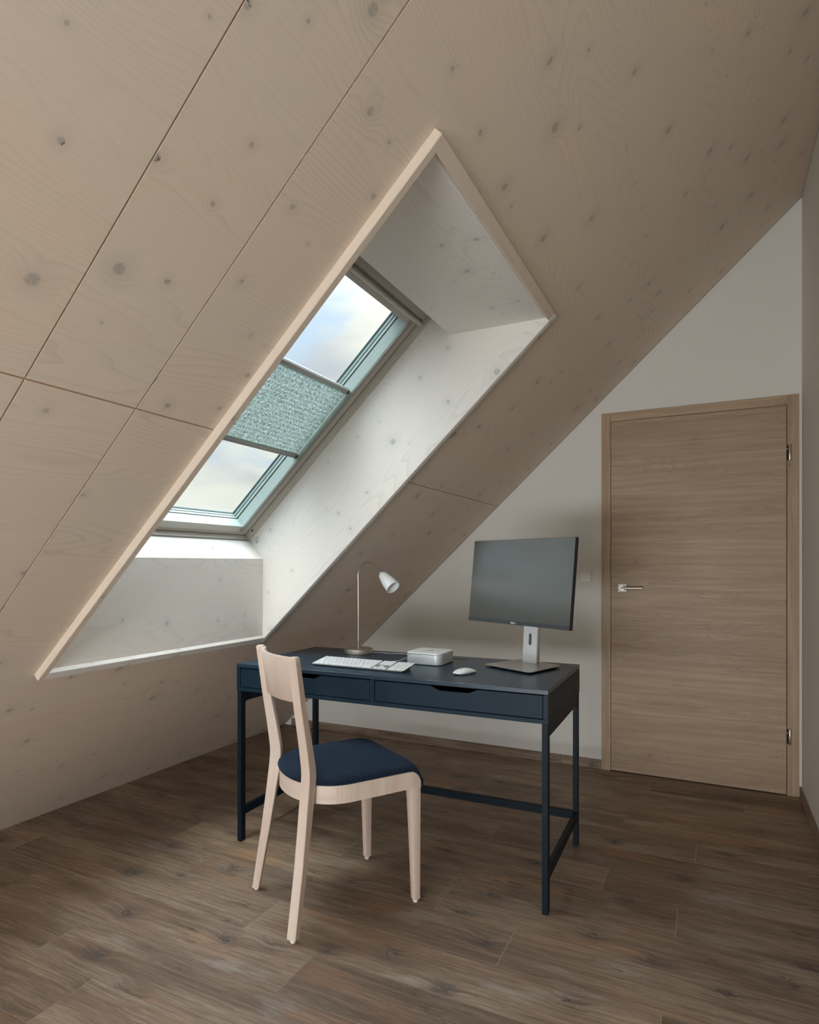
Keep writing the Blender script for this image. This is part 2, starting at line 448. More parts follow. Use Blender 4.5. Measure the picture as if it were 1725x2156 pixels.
# ------------------------------------------------------------------ mesh helpers
class MB:
    def __init__(s):
        s.bm = bmesh.new()
    def hexa(s, p):
        """p: 8 points, bottom ring 0-3 then top ring 4-7"""
        v = [s.bm.verts.new(q) for q in p]
        for f in ((0, 3, 2, 1), (4, 5, 6, 7), (0, 1, 5, 4), (1, 2, 6, 5), (2, 3, 7, 6), (3, 0, 4, 7)):
            s.bm.faces.new([v[i] for i in f])
        return s
    def box(s, x0, x1, y0, y1, z0, z1):
        return s.hexa([(x0, y0, z0), (x1, y0, z0), (x1, y1, z0), (x0, y1, z0), (x0, y0, z1), (x1, y0, z1), (x1, y1, z1), (x0, y1, z1)])
    def prism(s, ring_a, ring_b):
        a = [s.bm.verts.new(q) for q in ring_a]
        b = [s.bm.verts.new(q) for q in ring_b]
        n = len(a)
        s.bm.faces.new(a[::-1])
        s.bm.faces.new(b)
        for i in range(n):
            j = (i+1) % n
            s.bm.faces.new([a[i], a[j], b[j], b[i]])
        return s
    def loft(s, rings, cap=True, closed=True):
        R = [[s.bm.verts.new(q) for q in r] for r in rings]
        n = len(R[0])
        for a, b in zip(R, R[1:]):
            for i in range(n if closed else n-1):
                j = (i+1) % n
                s.bm.faces.new([a[i], a[j], b[j], b[i]])
        if cap:
            s.bm.faces.new(R[0][::-1])
            s.bm.faces.new(R[-1])
        return s
    def tube(s, pts, r, n=10, cap=True):
        pts = [Vector(p) for p in pts]
        rr = r if isinstance(r, (list, tuple)) else [r]*len(pts)
        rings = []
        t0 = (pts[1]-pts[0]).normalized()
        up = Vector((0, 0, 1)) if abs(t0.z) < .9 else Vector((1, 0, 0))
        u = t0.cross(up).normalized()
        for i, p in enumerate(pts):
            t = (pts[min(i+1, len(pts)-1)]-pts[max(i-1, 0)]).normalized()
            u = (u-t*u.dot(t)).normalized()
            v = t.cross(u)
            rings.append([p+(u*cos(2*pi*k/n)+v*sin(2*pi*k/n))*rr[i] for k in range(n)])
        return s.loft(rings, cap)
    def lathe(s, prof, n=40, axis=(0, 0, 1), org=(0, 0, 0), cap=True):
        ax = Vector(axis).normalized()
        a = ax.orthogonal().normalized()
        b = ax.cross(a)
        o = Vector(org)
        return s.loft([[o+ax*h+(a*cos(2*pi*k/n)+b*sin(2*pi*k/n))*r for k in range(n)] for r, h in prof], cap)
    def bevel(s, w, seg=2, ang=30):
        s.bm.normal_update()
        bmesh.ops.recalc_face_normals(s.bm, faces=s.bm.faces)
        es = [e for e in s.bm.edges if len(e.link_faces) == 2 and math.degrees(e.calc_face_angle(0)) > ang]
        bmesh.ops.bevel(s.bm, geom=es, offset=w, offset_type='OFFSET', segments=seg, profile=.5, affect='EDGES', clamp_overlap=True)
        return s
    def build(s, name, mat, parent=None, udir=(1, 0, 0), smooth=False, shift=(0, 0), ang=35, weld=False):
        bm = s.bm
        if weld:
            bmesh.ops.remove_doubles(bm, verts=bm.verts, dist=1e-5)
        bmesh.ops.recalc_face_normals(bm, faces=bm.faces)
        bm.normal_update()
        U = Vector(udir).normalized()
        alt = Vector((0, 0, 1)) if abs(U.z) < .9 else Vector((0, 1, 0))
        lay = bm.loops.layers.uv.new('uv')
        for f in bm.faces:
            n = f.normal
            # snap the normal so that the faces of one flat side share one projection
            u = U-n*U.dot(n)
            if u.length < .35:
                u = alt-n*alt.dot(n)
                if u.length < .1:
                    u = n.orthogonal()
            u.normalize()
            v = n.cross(u)
            for l in f.loops:
                l[lay].uv = (l.vert.co.dot(u)+shift[0], l.vert.co.dot(v)+shift[1])
            f.smooth = smooth
        if smooth:
            for e in bm.edges:
                if len(e.link_faces) == 2 and math.degrees(e.calc_face_angle(0)) > ang:
                    e.smooth = False
        me = bpy.data.meshes.new(name)
        bm.to_mesh(me)
        bm.free()
        me.materials.append(mat)
        o = bpy.data.objects.new(name, me)
        COL.objects.link(o)
        if parent:
            o.parent = parent
        return o

def empty(name, loc=(0, 0, 0), rz=0.0):
    o = bpy.data.objects.new(name, None)
    COL.objects.link(o)
    o.location = loc
    o.rotation_euler = (0, 0, rz)
    o.empty_display_size = .1
    return o
def thing(name, label, cat, loc=(0, 0, 0), rz=0.0, group=None):
    o = empty(name, loc, rz)
    tag(o, label, cat, group)
    return o
def tag(o, label=None, cat=None, group=None, kind=None):
    for k, v in (('label', label), ('category', cat), ('group', group), ('kind', kind)):
        if v:
            o[k] = v
    return o
def struct(o, label=None):
    o['kind'] = 'structure'
    if label:
        o['label'] = label
    return o

# ------------------------------------------------------------------ room dimensions (metres; camera stands at x=y=0)
XL = -2.849          # foot of the roof slope
XR = .410            # right wall
YB = 3.704           # back wall
YF = -2.6            # wall behind the camera
AL = math.radians(43.175)
SD = Vector((cos(AL), 0, sin(AL)))     # up the slope
RN = Vector((-sin(AL), 0, cos(AL)))    # out of the room
def RP(s, y, o):
    p = Vector((XL, 0, 0))+SD*s+RN*o
    return Vector((p.x, y, p.z))
def sbox(mb, s0, s1, y0, y1, o0, o1):
    return mb.hexa([RP(s0, y0, o0), RP(s1, y0, o0), RP(s1, y1, o0), RP(s0, y1, o0), RP(s0, y0, o1), RP(s1, y0, o1), RP(s1, y1, o1), RP(s0, y1, o1)])
def so(x, z):
    v = Vector((x-XL, 0, z))
    return v.dot(SD), v.dot(RN)
SMAX = (XR-XL)/cos(AL)

# hole of the skylight in view, and of one added behind the camera for fill light
HOLE = (1.207, 3.150, 1.255, 2.378)
HOLE2 = (1.207, 3.150, -1.75, -.627)

# ------------------------------------------------------------------ ceiling: joined spruce panels on a dark core
def cut(rects, h):
    out = []
    for (a, b, c, d) in rects:
        s0, s1, y0, y1 = h
        if b <= s0 or a >= s1 or d <= y0 or c >= y1:
            out.append((a, b, c, d))
            continue
        if c < y0:
            out.append((a, b, c, y0))
        if d > y1:
            out.append((a, b, y1, d))
        if a < s0:
            out.append((a, s0, max(c, y0), min(d, y1)))
        if b > s1:
            out.append((s1, b, max(c, y0), min(d, y1)))
    return out
mb = MB()
for r in cut(cut([(-.3, SMAX+.3, YF-.12, YB+.12)], HOLE), HOLE2):
    sbox(mb, r[0], r[1], r[2], r[3], .0055, .12)
ceiling = struct(mb.build('ceiling', M_CAVITY), 'sloping ceiling of whitewashed spruce panels')
SJ = 2.2595
g = .0020
cols = [(YF, .7475), (.7475, 1.0056), (1.0056, YB-.006)]
rows = [(.0, SJ), (SJ, SMAX)]
pi_ = 0
for (y0, y1) in cols:
    for (s0, s1) in rows:
        mb = MB()
        for r in cut(cut([(s0+(g if s0 else 0), s1-g, y0+g, y1-g)], HOLE), HOLE2):
            sbox(mb, r[0], r[1], r[2], r[3], 0, .0055)
        pi_ += 1
        mb.build('panel', M_CEIL, ceiling, udir=(0, 1, 0), shift=(pi_*3.1, pi_*1.37))

# black strip painted as shade in the gap between panels and back wall
sbox(MB(), .01, SMAX, YB-.0058, YB, .0004, .0056).build('gap_shade_strip', M_BLACK, ceiling)

# ------------------------------------------------------------------ walls
def wall_poly(mb, y0, y1, x0, x1):
    a = [(x0, y0, -.02), (x1, y0, -.02), (x1, y0, (x1-XL)*math.tan(AL)+.10), (x0, y0, (x0-XL)*math.tan(AL)+.10)]
    b = [(p[0], y1, p[2]) for p in a]
    mb.prism(a, b)
mb = MB()
wall_poly(mb, YB, YB+.12, XL, XR+.12)
struct(mb.build('wall_back', M_WALL), 'white plaster gable wall with the door')
mb = MB()
mb.box(XR, XR+.12, YF, YB, -.02, (XR-XL)*math.tan(AL)+.05)
struct(mb.build('wall_right', M_WALL), 'white plaster wall right of the door')
# wall behind the camera with window openings made up for fill light
wx0, wx1, wz0, wz1 = -.95, .25, .08, 1.72
mb = MB()
def zc(x):
    return (x-XL)*math.tan(AL)+.10
def colp(x0, x1, z0a, z0b):
    a = [(x0, YF-.12, z0a), (x1, YF-.12, z0a), (x1, YF-.12, zc(x1)), (x0, YF-.12, zc(x0))]
    mb.prism(a, [(p[0], YF, p[2]) for p in a])
wl0, wlz = -1.95, .70
colp(XL, wl0, -.02, 0)
colp(wl0, wx0, wlz, 0)
mb.box(wl0, wx0, YF-.12, YF, -.02, wz0)
colp(wx1, XR+.12, -.02, 0)
colp(wx0, wx1, wz1, 0)
mb.box(wx0, wx1, YF-.12, YF, -.02, wz0)
struct(mb.build('wall_front', M_WALL), 'white plaster gable wall behind the camera')
w2 = struct(empty('window_2', ((wx0+wx1)/2, YF, wz0)), 'made-up window in the gable behind the camera for fill light')
mb = MB()
hw = (wx1-wx0)/2
hh = wz1-wz0
for a in ((-hw, -hw+.06, -.08, -.01, 0, hh), (hw-.06, hw, -.08, -.01, 0, hh), (-hw+.06, hw-.06, -.08, -.01, 0, .06), (-hw+.06, hw-.06, -.08, -.01, hh-.06, hh)):
    mb.box(*a)
mb.build('window_frame', M_WHITE, w2)
MB().box(-hw+.06, hw-.06, -.05, -.045, .06, hh-.06).build('pane', M_GLASS, w2)
mb = MB()
wl_, hl_ = -hw-(wx0-wl0), wlz-wz0
mb.box(wl_, wl_+.05, -.08, -.01, 0, hl_)
mb.box(wl_+.05, -hw, -.08, -.01, 0, .05)
mb.box(wl_+.05, -hw, -.08, -.01, hl_-.05, hl_)
mb.build('window_frame', M_WHITE, w2)
MB().box(wl_+.05, -hw, -.05, -.045, .05, hl_-.05).build('pane', M_GLASS, w2)

# ------------------------------------------------------------------ floor: rows of wood-look tiles
mb = MB().box(XL-.35, XR+.12, YF-.12, YB+.12, -.06, -.0007)
floor = struct(mb.build('floor', M_GROUT), 'grey brown wood look floor laid in staggered rows')
PW, PL = .18862, 1.2495
JO = {-1: -1.592, 0: -1.867, 1: -1.084, 2: -1.369, 3: -.573, 4: -.858, 5: -.106, 6: -.361, 7: -.863, 8: -.06, 9: -.3645, 10: -.70, 11: .14, 12: -.3, 13: -.75, -2: -.80, -3: -1.25, -4: -1.7}
k0 = int(math.floor((YF-1.184)/PW))
g2 = .0011
for k in range(k0, 14):
    y0, y1 = 1.184+k*PW, 1.184+(k+1)*PW
    y0, y1 = max(y0, YF), min(y1, YB)
    if y1-y0 < .01:
        continue
    j = JO.get(k, -.4-(k*.417) % PL)
    xs = sorted([XL-.02]+[j+i*PL for i in range(-4, 5) if XL+.01 < j+i*PL < XR-.01]+[XR])
    for a, b in zip(xs, xs[1:]):
        bm_ = MB().box(a+g2, b-g2, y0+g2, y1-g2, -.010, 0)
        bm_.build('plank', M_FLOOR, floor, udir=(1, 0, 0))

# baseboards cut from the same tile
bt, bh = .010, .052
bb = MB().box(XL+.06, -.574, YB-.004, YB, 0, bh-.001)
bbk = struct(bb.build('baseboard_back', M_GROUT), 'low wood look baseboard under the back wall')
for a, b in ((XL+.068, -2.05), (-2.05, -.808), (-.808, -.574)):
    MB().box(a+.001, b-.001, YB-bt, YB-.0041, 0, bh).build('baseboard_tile', M_FLOOR, bbk, udir=(1, 0, 0), shift=(a, a*3))
bb = MB().box(XR-.004, XR, YF, YB, 0, bh-.001)
bbr = struct(bb.build('baseboard_right', M_GROUT), 'low wood look baseboard along the right wall')
for a, b in ((-2.5, -.4), (-.4, .85), (.85, 2.1), (2.1, 3.35), (3.35, YB)):
    MB().box(XR-bt, XR-.0041, a+.001, b-.001, 0, bh).build('baseboard_tile', M_FLOOR, bbr, udir=(0, 1, 0), shift=(a, a*3))

# ------------------------------------------------------------------ skylight shaft and window
def skylight(Y0, Y1, n_trim, n_win, detail):
    """Y0..Y1 clear width of the shaft"""
    T = .0265
    tr = struct(empty('trim_%d' % n_trim, tuple(RP(1.207, Y0, 0))), 'whitewashed spruce lining boards of the %s' % ('skylight shaft' if detail else 'added second skylight shaft'))
    inv = -Vector(tr.location)
    def B(mb, mat=None, **kw):
        bmesh.ops.translate(mb.bm, verts=mb.bm.verts, vec=inv)
        return mb.build('lining_board', mat or M_LIN, tr, **kw)
    for (a, b) in ((Y0-.024, Y0), (Y1, Y1+.028)):
        mb = sbox(MB(), 1.207, 3.150, a, b, -.024, .47)
        B(mb.bevel(.002, 1), M_CEIL if a < Y0 else None, udir=SD, shift=(a, a))
    # horizontal top board, cut parallel to the roof at both ends
    za, zb = 2.1285, 2.1500
    def xoff(z, o):     # x on the plane at offset o
        return XL+(z*cos(AL)-o)/sin(AL)
    ra = [(xoff(za, -.004), za), (xoff(zb, .004), zb), (-.968, zb), (-.968, za)]
    mb = MB().prism([(p[0], Y0, p[1]) for p in ra], [(p[0], Y1, p[1]) for p in ra])
    B(mb, udir=(0, 1, 0), shift=(.3, 2.2))
    # top batten, its inner edge catches the window light
    mb = sbox(MB(), 3.117, 3.150, Y0, Y1, -.0235, .012)
    B(mb.bevel(.0015, 1), M_CEIL, udir=(0, 1, 0), shift=(2.7, 6.1))
    # bottom batten
    mb = sbox(MB(), 1.207, 1.241, Y0, Y1, -.024, .030)
    B(mb.bevel(.0015, 1), udir=(0, 1, 0), shift=(1.1, .4))
    # vertical panel and sloping sill
    xp = -1.939
    mb = MB().box(xp-T, xp, Y0, Y1, .835, 1.211)
    B(mb, udir=(0, 1, 0), shift=(5.2, .83))
    ra = [(xp, 1.211), (-2.016, 1.297), (-2.016-T, 1.297-T), (xp-T, 1.211-T)]
    mb = MB().prism([(p[0], Y0, p[1]) for p in ra], [(p[0], Y1, p[1]) for p in ra])
    B(mb, udir=(0, 1, 0), shift=(2.0, 4.1))
    # ---- window
    w = struct(empty('window_%d' % n_win, tuple(RP(1.478, (Y0+Y1)/2, .385))), 'roof window with triple glazing' if detail else 'added unseen roof window behind the camera for fill light')
    inv2 = -Vector(w.location)
    def W(mb, name, mat, par=None, **kw):
        bmesh.ops.translate(mb.bm, verts=mb.bm.verts, vec=inv2)
        return mb.build(name, mat, par or w, **kw)
    def ring(mb, s0, s1, y0, y1, ws, wy, o0, o1, wtop=None):
        wt = ws if wtop is None else wtop
        sbox(mb, s0, s1, y0, y0+wy, o0, o1)
        sbox(mb, s0, s1, y1-wy, y1, o0, o1)
        sbox(mb, s0, s0+ws, y0+wy, y1-wy, o0, o1)
        sbox(mb, s1-wt, s1, y0+wy, y1-wy, o0, o1)
        return mb
    # fixed frame: thin lining strip, outside skirt closing the shaft
    mb = ring(MB(), 1.478, 2.862, Y0-.02, Y1+.02, .020, .028, .385, .47, wtop=.02)
    sbox(mb, 1.474, 1.482, Y0, Y1, .380, .386)
    sbox(mb, 1.478, 2.84, Y1-.0035, Y1, .380, .386)
    sbox(mb, 1.478, 2.84, Y0, Y0+.0035, .380, .386)
    W(mb, 'window_frame', M_FRAMEPAINT)
    mb = MB()
    sbox(mb, 2.834, 2.862, Y0-.02, Y1+.02, .315, .385)
    sbox(mb, 2.846, 2.866, Y0-.02, Y1+.02, .262, .33)
    sbox(mb, 1.42, 1.479, Y0-.02, Y1+.02, .345, .47)
    W(mb, 'light_stop', M_BLACK)  # black boxes added to stop light leaks and darken the head gap
    mb = MB()
    for (yy) in (Y0+.0077, Y1-.0093):
        sbox(mb, 1.4975, 2.84, yy, yy+.0016, .4125, .43)
    sbox(mb, 1.4965, 1.4985, Y0+.008, Y1-.008, .4125, .43)
    W(mb, 'seal', M_BLACK)
    # sash
    mb = ring(MB(), 1.4985, 2.795, Y0+.0093, Y1-.0093, .0515, .0585, .413, .466, wtop=.052)
    sash = W(mb.bevel(.0012, 1), 'sash', M_FRAMEPAINT)
    mb = MB()
    sbox(mb, 1.506, 1.5125, Y0+.01, Y1-.01, .4105, .414)
    W(mb.bevel(.001, 1), 'sash_bead', M_FRAMEPAINT)
    # inner faces of the sash towards the glass, sky tint painted into their colour
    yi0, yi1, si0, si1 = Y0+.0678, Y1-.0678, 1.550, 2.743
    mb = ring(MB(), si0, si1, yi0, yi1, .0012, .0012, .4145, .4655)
    W(mb, 'sash_sky_tint', M_SASHIN)
    mb = ring(MB(), si0-.001, si1+.001, yi0-.001, yi1+.001, .0026, .0026, .4655, .4695)
    W(mb, 'gasket', M_BLACK)
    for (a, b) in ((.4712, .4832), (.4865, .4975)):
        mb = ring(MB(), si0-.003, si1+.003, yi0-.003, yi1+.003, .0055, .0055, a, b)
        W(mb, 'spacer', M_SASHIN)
    mb = ring(MB(), si0-.003, si1+.003, yi0-.003, yi1+.003, .0072, .0072, .4835, .486)
    ring(mb, si0-.003, si1+.003, yi0-.003, yi1+.003, .0085, .0085, .498, .505)
    W(mb, 'seal', plain('dark_teal_sealant', (.02, .05, .052), .5) if 'dark_teal_sealant' not in MATS else MATS['dark_teal_sealant'])
    for a in (.4697, .4860, .5002):
        mb = sbox(MB(), si0-.003, si1+.003, yi0-.003, yi1+.003, a, a+.0012)
        W(mb, 'pane', M_GLASS)
    # outer cladding
    mb = ring(MB(), 1.44, 2.90, Y0-.05, Y1+.05, .105, .113, .471, .5065, wtop=.155)
    W(mb, 'outer_frame', M_ALU)
    # ventilation flap and bar at the head
    mb = MB()
    sbox(mb, 2.7945, 2.826, Y0+.004, Y1-.012, .398, .412)
    W(mb.bevel(.002, 1), 'ventilation_flap', M_FRAMEPAINT)
    r = []
    for k in range(17):
        r.append((2.7765+.0115*cos(2*pi*k/17), .400+.0125*sin(2*pi*k/17)))
    mb = MB().prism([RP(a, Y0+.004, b) for a, b in r], [RP(a, Y1-.008, b) for a, b in r])
    W(mb, 'ventilation_bar', M_FRAMEPAINT, smooth=True)
    if detail:
        mb = MB()
        sbox(mb, 2.772, 2.786, Y1-.0085, Y1-.0035, .391, .404)
        W(mb.bevel(.002, 1), 'latch', M_BLACK)
        # bolt hole in the lining strip
        p = RP(1.545, Y1-.0081, .399)
        mb = MB().lathe([(.0001, 0), (.0052, 0), (.0052, .0006), (.0001, .0006)], 16, (0, -1, 0), tuple(p))
        W(mb, 'bolt_hole', M_BLACK)
    return yi0, yi1

yi0, yi1 = skylight(1.279, 2.350, 1, 1, True)
skylight(-1.726, -.655, 2, 3, False)  # unseen second skylight, added for more light in the room

# ------------------------------------------------------------------ pleated blind standing in the middle of the skylight
Y0, Y1 = 1.279, 2.350
root = RP(1.990, (Y0+Y1)/2, .43)
bl = thing('pleated_blind', 'crushed grey green pleated blind stretched across the middle of the skylight', 'blind', tuple(root))
def BL(mb, name, mat, par=None, **kw):
    bmesh.ops.translate(mb.bm, verts=mb.bm.verts, vec=-root)
    return mb.build(name, mat, par or bl, **kw)
for (a, b) in ((2.3565, 2.3790), (1.9790, 2.0030)):
    ra = [(a, .428), (a+.004, .420), (b-.004, .420), (b, .428), (b, .440), (b-.008, .444), (a+.008, .444), (a, .440)]
    mb = MB().prism([RP(s, yi0+.001, o) for s, o in ra], [RP(s, yi1-.001, o) for s, o in ra])
    # a raised rib along the rail
    sbox(mb, a+.007, a+.0105, yi0+.002, yi1-.002, .4185, .4205)
    rail = BL(mb, 'blind_rail', M_ALU)
    for yy in (yi0+.012, yi1-.016):
        BL(sbox(MB(), a+.003, b-.003, yy, yy+.004, .4165, .4205).bevel(.001, 1), 'end_cap', M_BLACK, rail)
mb = MB()
npl = 18
rings = []
for i in range(npl*2+1):
    s = 2.003+(2.3565-2.003)*i/(npl*2)
    o = .4300+(.0 if i % 2 else .0018)
    rings.append([RP(s, yi0+.003+(yi1-yi0-.006)*k/6, o) for k in range(7)])
mb.loft(rings, cap=False, closed=False)
BL(mb, 'blind_fabric', M_BLIND, udir=(0, 1, 0))
for (a, b) in ((Y0+.0495, Y0+.0677), (Y1-.0677, Y1-.0495)):
    mb = sbox(MB(), 1.522, 2.757, a, b, .4075, .4135)
    BL(mb.bevel(.001, 1), 'guide_rail', M_ALU)
    inner = b if a < 1.8 else a
    mb = MB()
    if a < 1.8:
        sbox(mb, 1.530, 2.735, inner-.0005, inner+.0012, .4165, .4215)
    else:
        sbox(mb, 1.530, 2.735, inner-.0012, inner+.0005, .4165, .4215)
    BL(mb, 'tension_cord', M_ALU)
mb = sbox(MB(), 1.530, 1.5440, yi1-.012, yi1-.001, .4130, .4300)
BL(mb.bevel(.002, 1), 'cord_clip', M_ALU)

# ------------------------------------------------------------------ door
door = struct(empty('door_1', (-.09, YB, 0)), 'larch laminate door with horizontal grain')
dx = .09
def D(mb, name, mat, par=None, **kw):
    bmesh.ops.translate(mb.bm, verts=mb.bm.verts, vec=(dx, -YB, 0))
    return mb.build(name, mat, par or door, **kw)
xa, xb, xc, xd, zt, zl = -.574, -.5235, .3445, .3955, 2.053, 2.0025
yf = YB-.016
D(MB().box(xa, xb, yf, YB, 0, zt).bevel(.0015, 1), 'door_casing', M_CASE, udir=(0, 0, 1))
D(MB().box(xc, xd, yf, YB, 0, zt).bevel(.0015, 1), 'door_casing', M_CASE, udir=(0, 0, 1), shift=(1, 3))
D(MB().box(xb, xc, yf, YB, zl, zt).bevel(.0015, 1), 'door_casing', M_CASE, udir=(1, 0, 0), shift=(2, 5))
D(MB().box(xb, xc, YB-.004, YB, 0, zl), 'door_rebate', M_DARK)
leaf = D(MB().box(xb+.0025, xc-.003, YB-.021, YB-.0045, .007, zl-.003).bevel(.0012, 1), 'door_leaf', M_LEAF, udir=(1, 0, 0))
hx, hz = -.459, 1.051
hd = D(MB().box(hx-.0255, hx+.0255, YB-.030, YB-.0215, hz-.0255, hz+.0255).bevel(.002, 2), 'rosette', M_SATIN, leaf)
tip = D(MB().tube([(hx, YB-.030, hz), (hx, YB-.066, hz)], .0095, 16).tube([(hx-.006, YB-.071, hz), (hx+.112, YB-.071, hz)], .0068, 16), 'door_handle', M_STEEL, leaf, smooth=True)
D(MB().lathe([(.0001, 0), (.014, 0), (.014, .006), (.0001, .006)], 20, (0, -1, 0), (hx, YB-.030, hz)), 'handle_collar', M_STEEL, leaf, smooth=True)
for (z0, z1) in ((1.714, 1.796), (.264, .345)):
    zm = (z0+z1)/2-.003
    mb = MB().lathe([(.006, z0), (.0072, z0+.002), (.0072, zm-.0006), (.0064, zm-.0004), (.0064, zm+.0004), (.0072, zm+.0006), (.0072, z1-.002), (.006, z1)], 20, (0, 0, 1), (.3555, YB-.0235, 0))
    h = D(mb, 'hinge', M_BRASS, smooth=True)
    D(MB().box(.3425, .3515, YB-.0225, YB-.0165, z0+.004, z1-.004), 'hinge_plate', M_DARK, h)
    D(MB().lathe([(.0001, 0), (.0022, 0), (.0022, .001), (.0001, .001)], 12, (0, -1, 0), (.3440, YB-.0226, z1-.022)), 'screw', M_STEEL, h)

# ------------------------------------------------------------------ light switch
sw = thing('light_switch', 'square cream rocker light switch on the back wall between monitor and door', 'light switch', (-.665, YB, 1.114))
MB().box(-.0425, .0425, -.011, 0, -.0425, .0425).bevel(.003, 2).build('switch_plate', M_SWITCH, sw)
MB().box(-.0332, .0332, -.0122, -.0105, -.0332, .0332).bevel(.001, 1).build('seam', M_COLSIDE, sw)
mb = MB().hexa([(-.0315, -.012, -.0315), (.0315, -.012, -.0315), (.0315, -.012, .0315), (-.0315, -.012, .0315), (-.0315, -.0165, -.0315), (.0315, -.0165, -.0315), (.0315, -.0180, .0315), (-.0315, -.0180, .0315)])
mb.bevel(.0018, 2).build('rocker', M_SWITCH, sw)

# ------------------------------------------------------------------ desk
DW, DD, DZ = 1.333, .602, .760
DROT = math.radians(1.0)
DLOC = (-1.828, 2.044, 0)
desk = thing('desk', 'dark blue metal-legged writing desk with two drawers in front of the back wall', 'desk', DLOC, DROT)
def L2W(x, y, z=DZ):
    return Vector((DLOC[0]+x*cos(DROT)-y*sin(DROT), DLOC[1]+x*sin(DROT)+y*cos(DROT), z))
def P_(mb, name, mat=None, par=None, **kw):
    return mb.build(name, mat or M_NAVY, par or desk, **kw)
ys = .517
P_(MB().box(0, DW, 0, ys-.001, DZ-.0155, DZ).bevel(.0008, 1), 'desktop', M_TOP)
# rear cable flap with a finger notch in its front edge
m0, m1 = .50, .86
pts = [(0, ys+.001), (m0, ys+.001), (m0+.03, ys+.013), (m1-.03, ys+.013), (m1, ys+.001), (DW, ys+.001), (DW, DD), (0, DD)]
P_(MB().prism([(x, y, DZ-.0155) for x, y in pts], [(x, y, DZ) for x, y in pts]).bevel(.0006, 1), 'cable_flap', M_TOP)
for a in (0, DW-.0175):
    P_(MB().box(a, a+.0175, .0005, DD, .6605, DZ-.0165).bevel(.0006, 1), 'side_panel')
P_(MB().box(.650, .668, .0005, DD-.02, .6605, DZ-.0165), 'divider')
P_(MB().box(.0175, DW-.0175, DD-.012, DD-.002, .6605, DZ-.0165), 'back_panel')
P_(MB().box(0, DW, .0005, DD, .645, .660).bevel(.0006, 1), 'bottom_panel')
for (a, b) in ((.0195, .648), (.670, DW-.0195)):
    c = (a+b)/2
    zt_, zb_ = DZ-.0195, .6625
    pts = [(a, zb_), (b, zb_), (b, zt_)]
    hw1, hw2, dep = .096, .052, .0150
    for k in range(9):
        t = k/8
        e = t*t*(3-2*t)
        pts.append((c+hw1-(hw1-hw2)*t, zt_-dep*e))
    for k in range(9):
        t = k/8
        e = t*t*(3-2*t)
        pts.append((c-hw2-(hw1-hw2)*t, zt_-dep*(1-e)))
    pts.append((a, zt_))
    dr = P_(MB().prism([(x, .0025, z) for x, z in pts], [(x, .0185, z) for x, z in pts]).bevel(.0006, 1, 50), 'drawer')
    mb = MB()
    mb.box(a+.012, a+.022, .0185, .46, .668, .722)
    mb.box(b-.022, b-.012, .0185, .46, .668, .722)
    mb.box(a+.022, b-.022, .45, .46, .668, .722)
    mb.box(a+.012, b-.012, .0185, .46, .664, .668)
    P_(mb, 'drawer_box', M_STEELNAVY, dr)
lw, ld = .0205, .030
for a in (.0015, DW-.0015-lw):
    for b in (.002, DD-.004-ld):
        P_(MB().box(a, a+lw, b, b+ld, 0.002, .645).bevel(.0012, 1), 'leg', M_STEELNAVY)
        MB().box(a+.001, a+lw-.001, b+.001, b+ld-.001, 0, .0022).build('foot_pad', M_BLACK, desk)
for a in (.0025, DW-.0025-lw+.002):
    y0, y1 = .002+ld, DD-.004-ld
    # upper side rail with rounded inner corners
    pts = [(y0, .645), (y1, .645)]
    for k in range(6):
        t = k/5*pi/2
        pts.append((y1-.012+.012*cos(t), .585+.012*sin(t)))
    for k in range(6):
        t = (1-k/5)*pi/2
        pts.append((y0+.012-.012*cos(t), .585+.012*sin(t)))
    P_(MB().prism([(a, y, z) for y, z in pts], [(a+.018, y, z) for y, z in pts]), 'side_rail', M_STEELNAVY)
    P_(MB().box(a, a+.018, y0, y1, .109, .144).bevel(.001, 1), 'stretcher', M_STEELNAVY)
P_(MB().box(.0015+lw, DW-.0015-lw, DD-.004-.024, DD-.004-.004, .109, .142).bevel(.001, 1), 'stretcher', M_STEELNAVY)
P_(MB().box(.0015+lw, DW-.0015-lw, DD-.004-.024, DD-.004-.004, .615, .6445), 'rear_rail', M_STEELNAVY)

# ------------------------------------------------------------------ monitor
myaw = math.radians(-26.577)
mt = math.radians(6.29)
MC = Vector((-.691, 2.378, 1.116))
mr = Vector((cos(myaw), sin(myaw), 0))
mn = Vector((sin(myaw), -cos(myaw), 0))
base_c = Vector((-.691, 2.4935, DZ))
mon = thing('monitor', 'flat black computer monitor on a silver stand at the right end of the desk', 'monitor', tuple(base_c), myaw)
# local frame: x right, y away from the viewer, z up; origin at the base plate
rel = MC-base_c
cx_, cy_, cz_ = rel.dot(mr), rel.dot(-mn), rel.z
WM, HM = .5328, .341
def tl(x, d, z):
    """panel frame -> stand frame: x right, d behind the screen surface, z up the panel"""
    return Vector((cx_+x, cy_+d*cos(mt)+z*sin(mt), cz_-d*sin(mt)+z*cos(mt)))
def tbox(mb, x0, x1, d0, d1, z0, z1):
    return mb.hexa([tl(x0, d0, z0), tl(x1, d0, z0), tl(x1, d1, z0), tl(x0, d1, z0), tl(x0, d0, z1), tl(x1, d0, z1), tl(x1, d1, z1), tl(x0, d1, z1)])
cas = tbox(MB(), -WM/2, WM/2, .0012, .0195, -HM/2, HM/2).bevel(.0022, 2)
cas = cas.build('monitor_housing', M_BEZEL, mon)
mb = MB()
ra = [(-.20, -.13), (.20, -.13), (.20, .12), (-.20, .12)]
mb.prism([tl(x, .0195, z) for x, z in ra], [tl(x*.8, .045, z*.8) for x, z in ra])
mb.build('rear_cover', M_BEZEL, mon)
bz = .0145
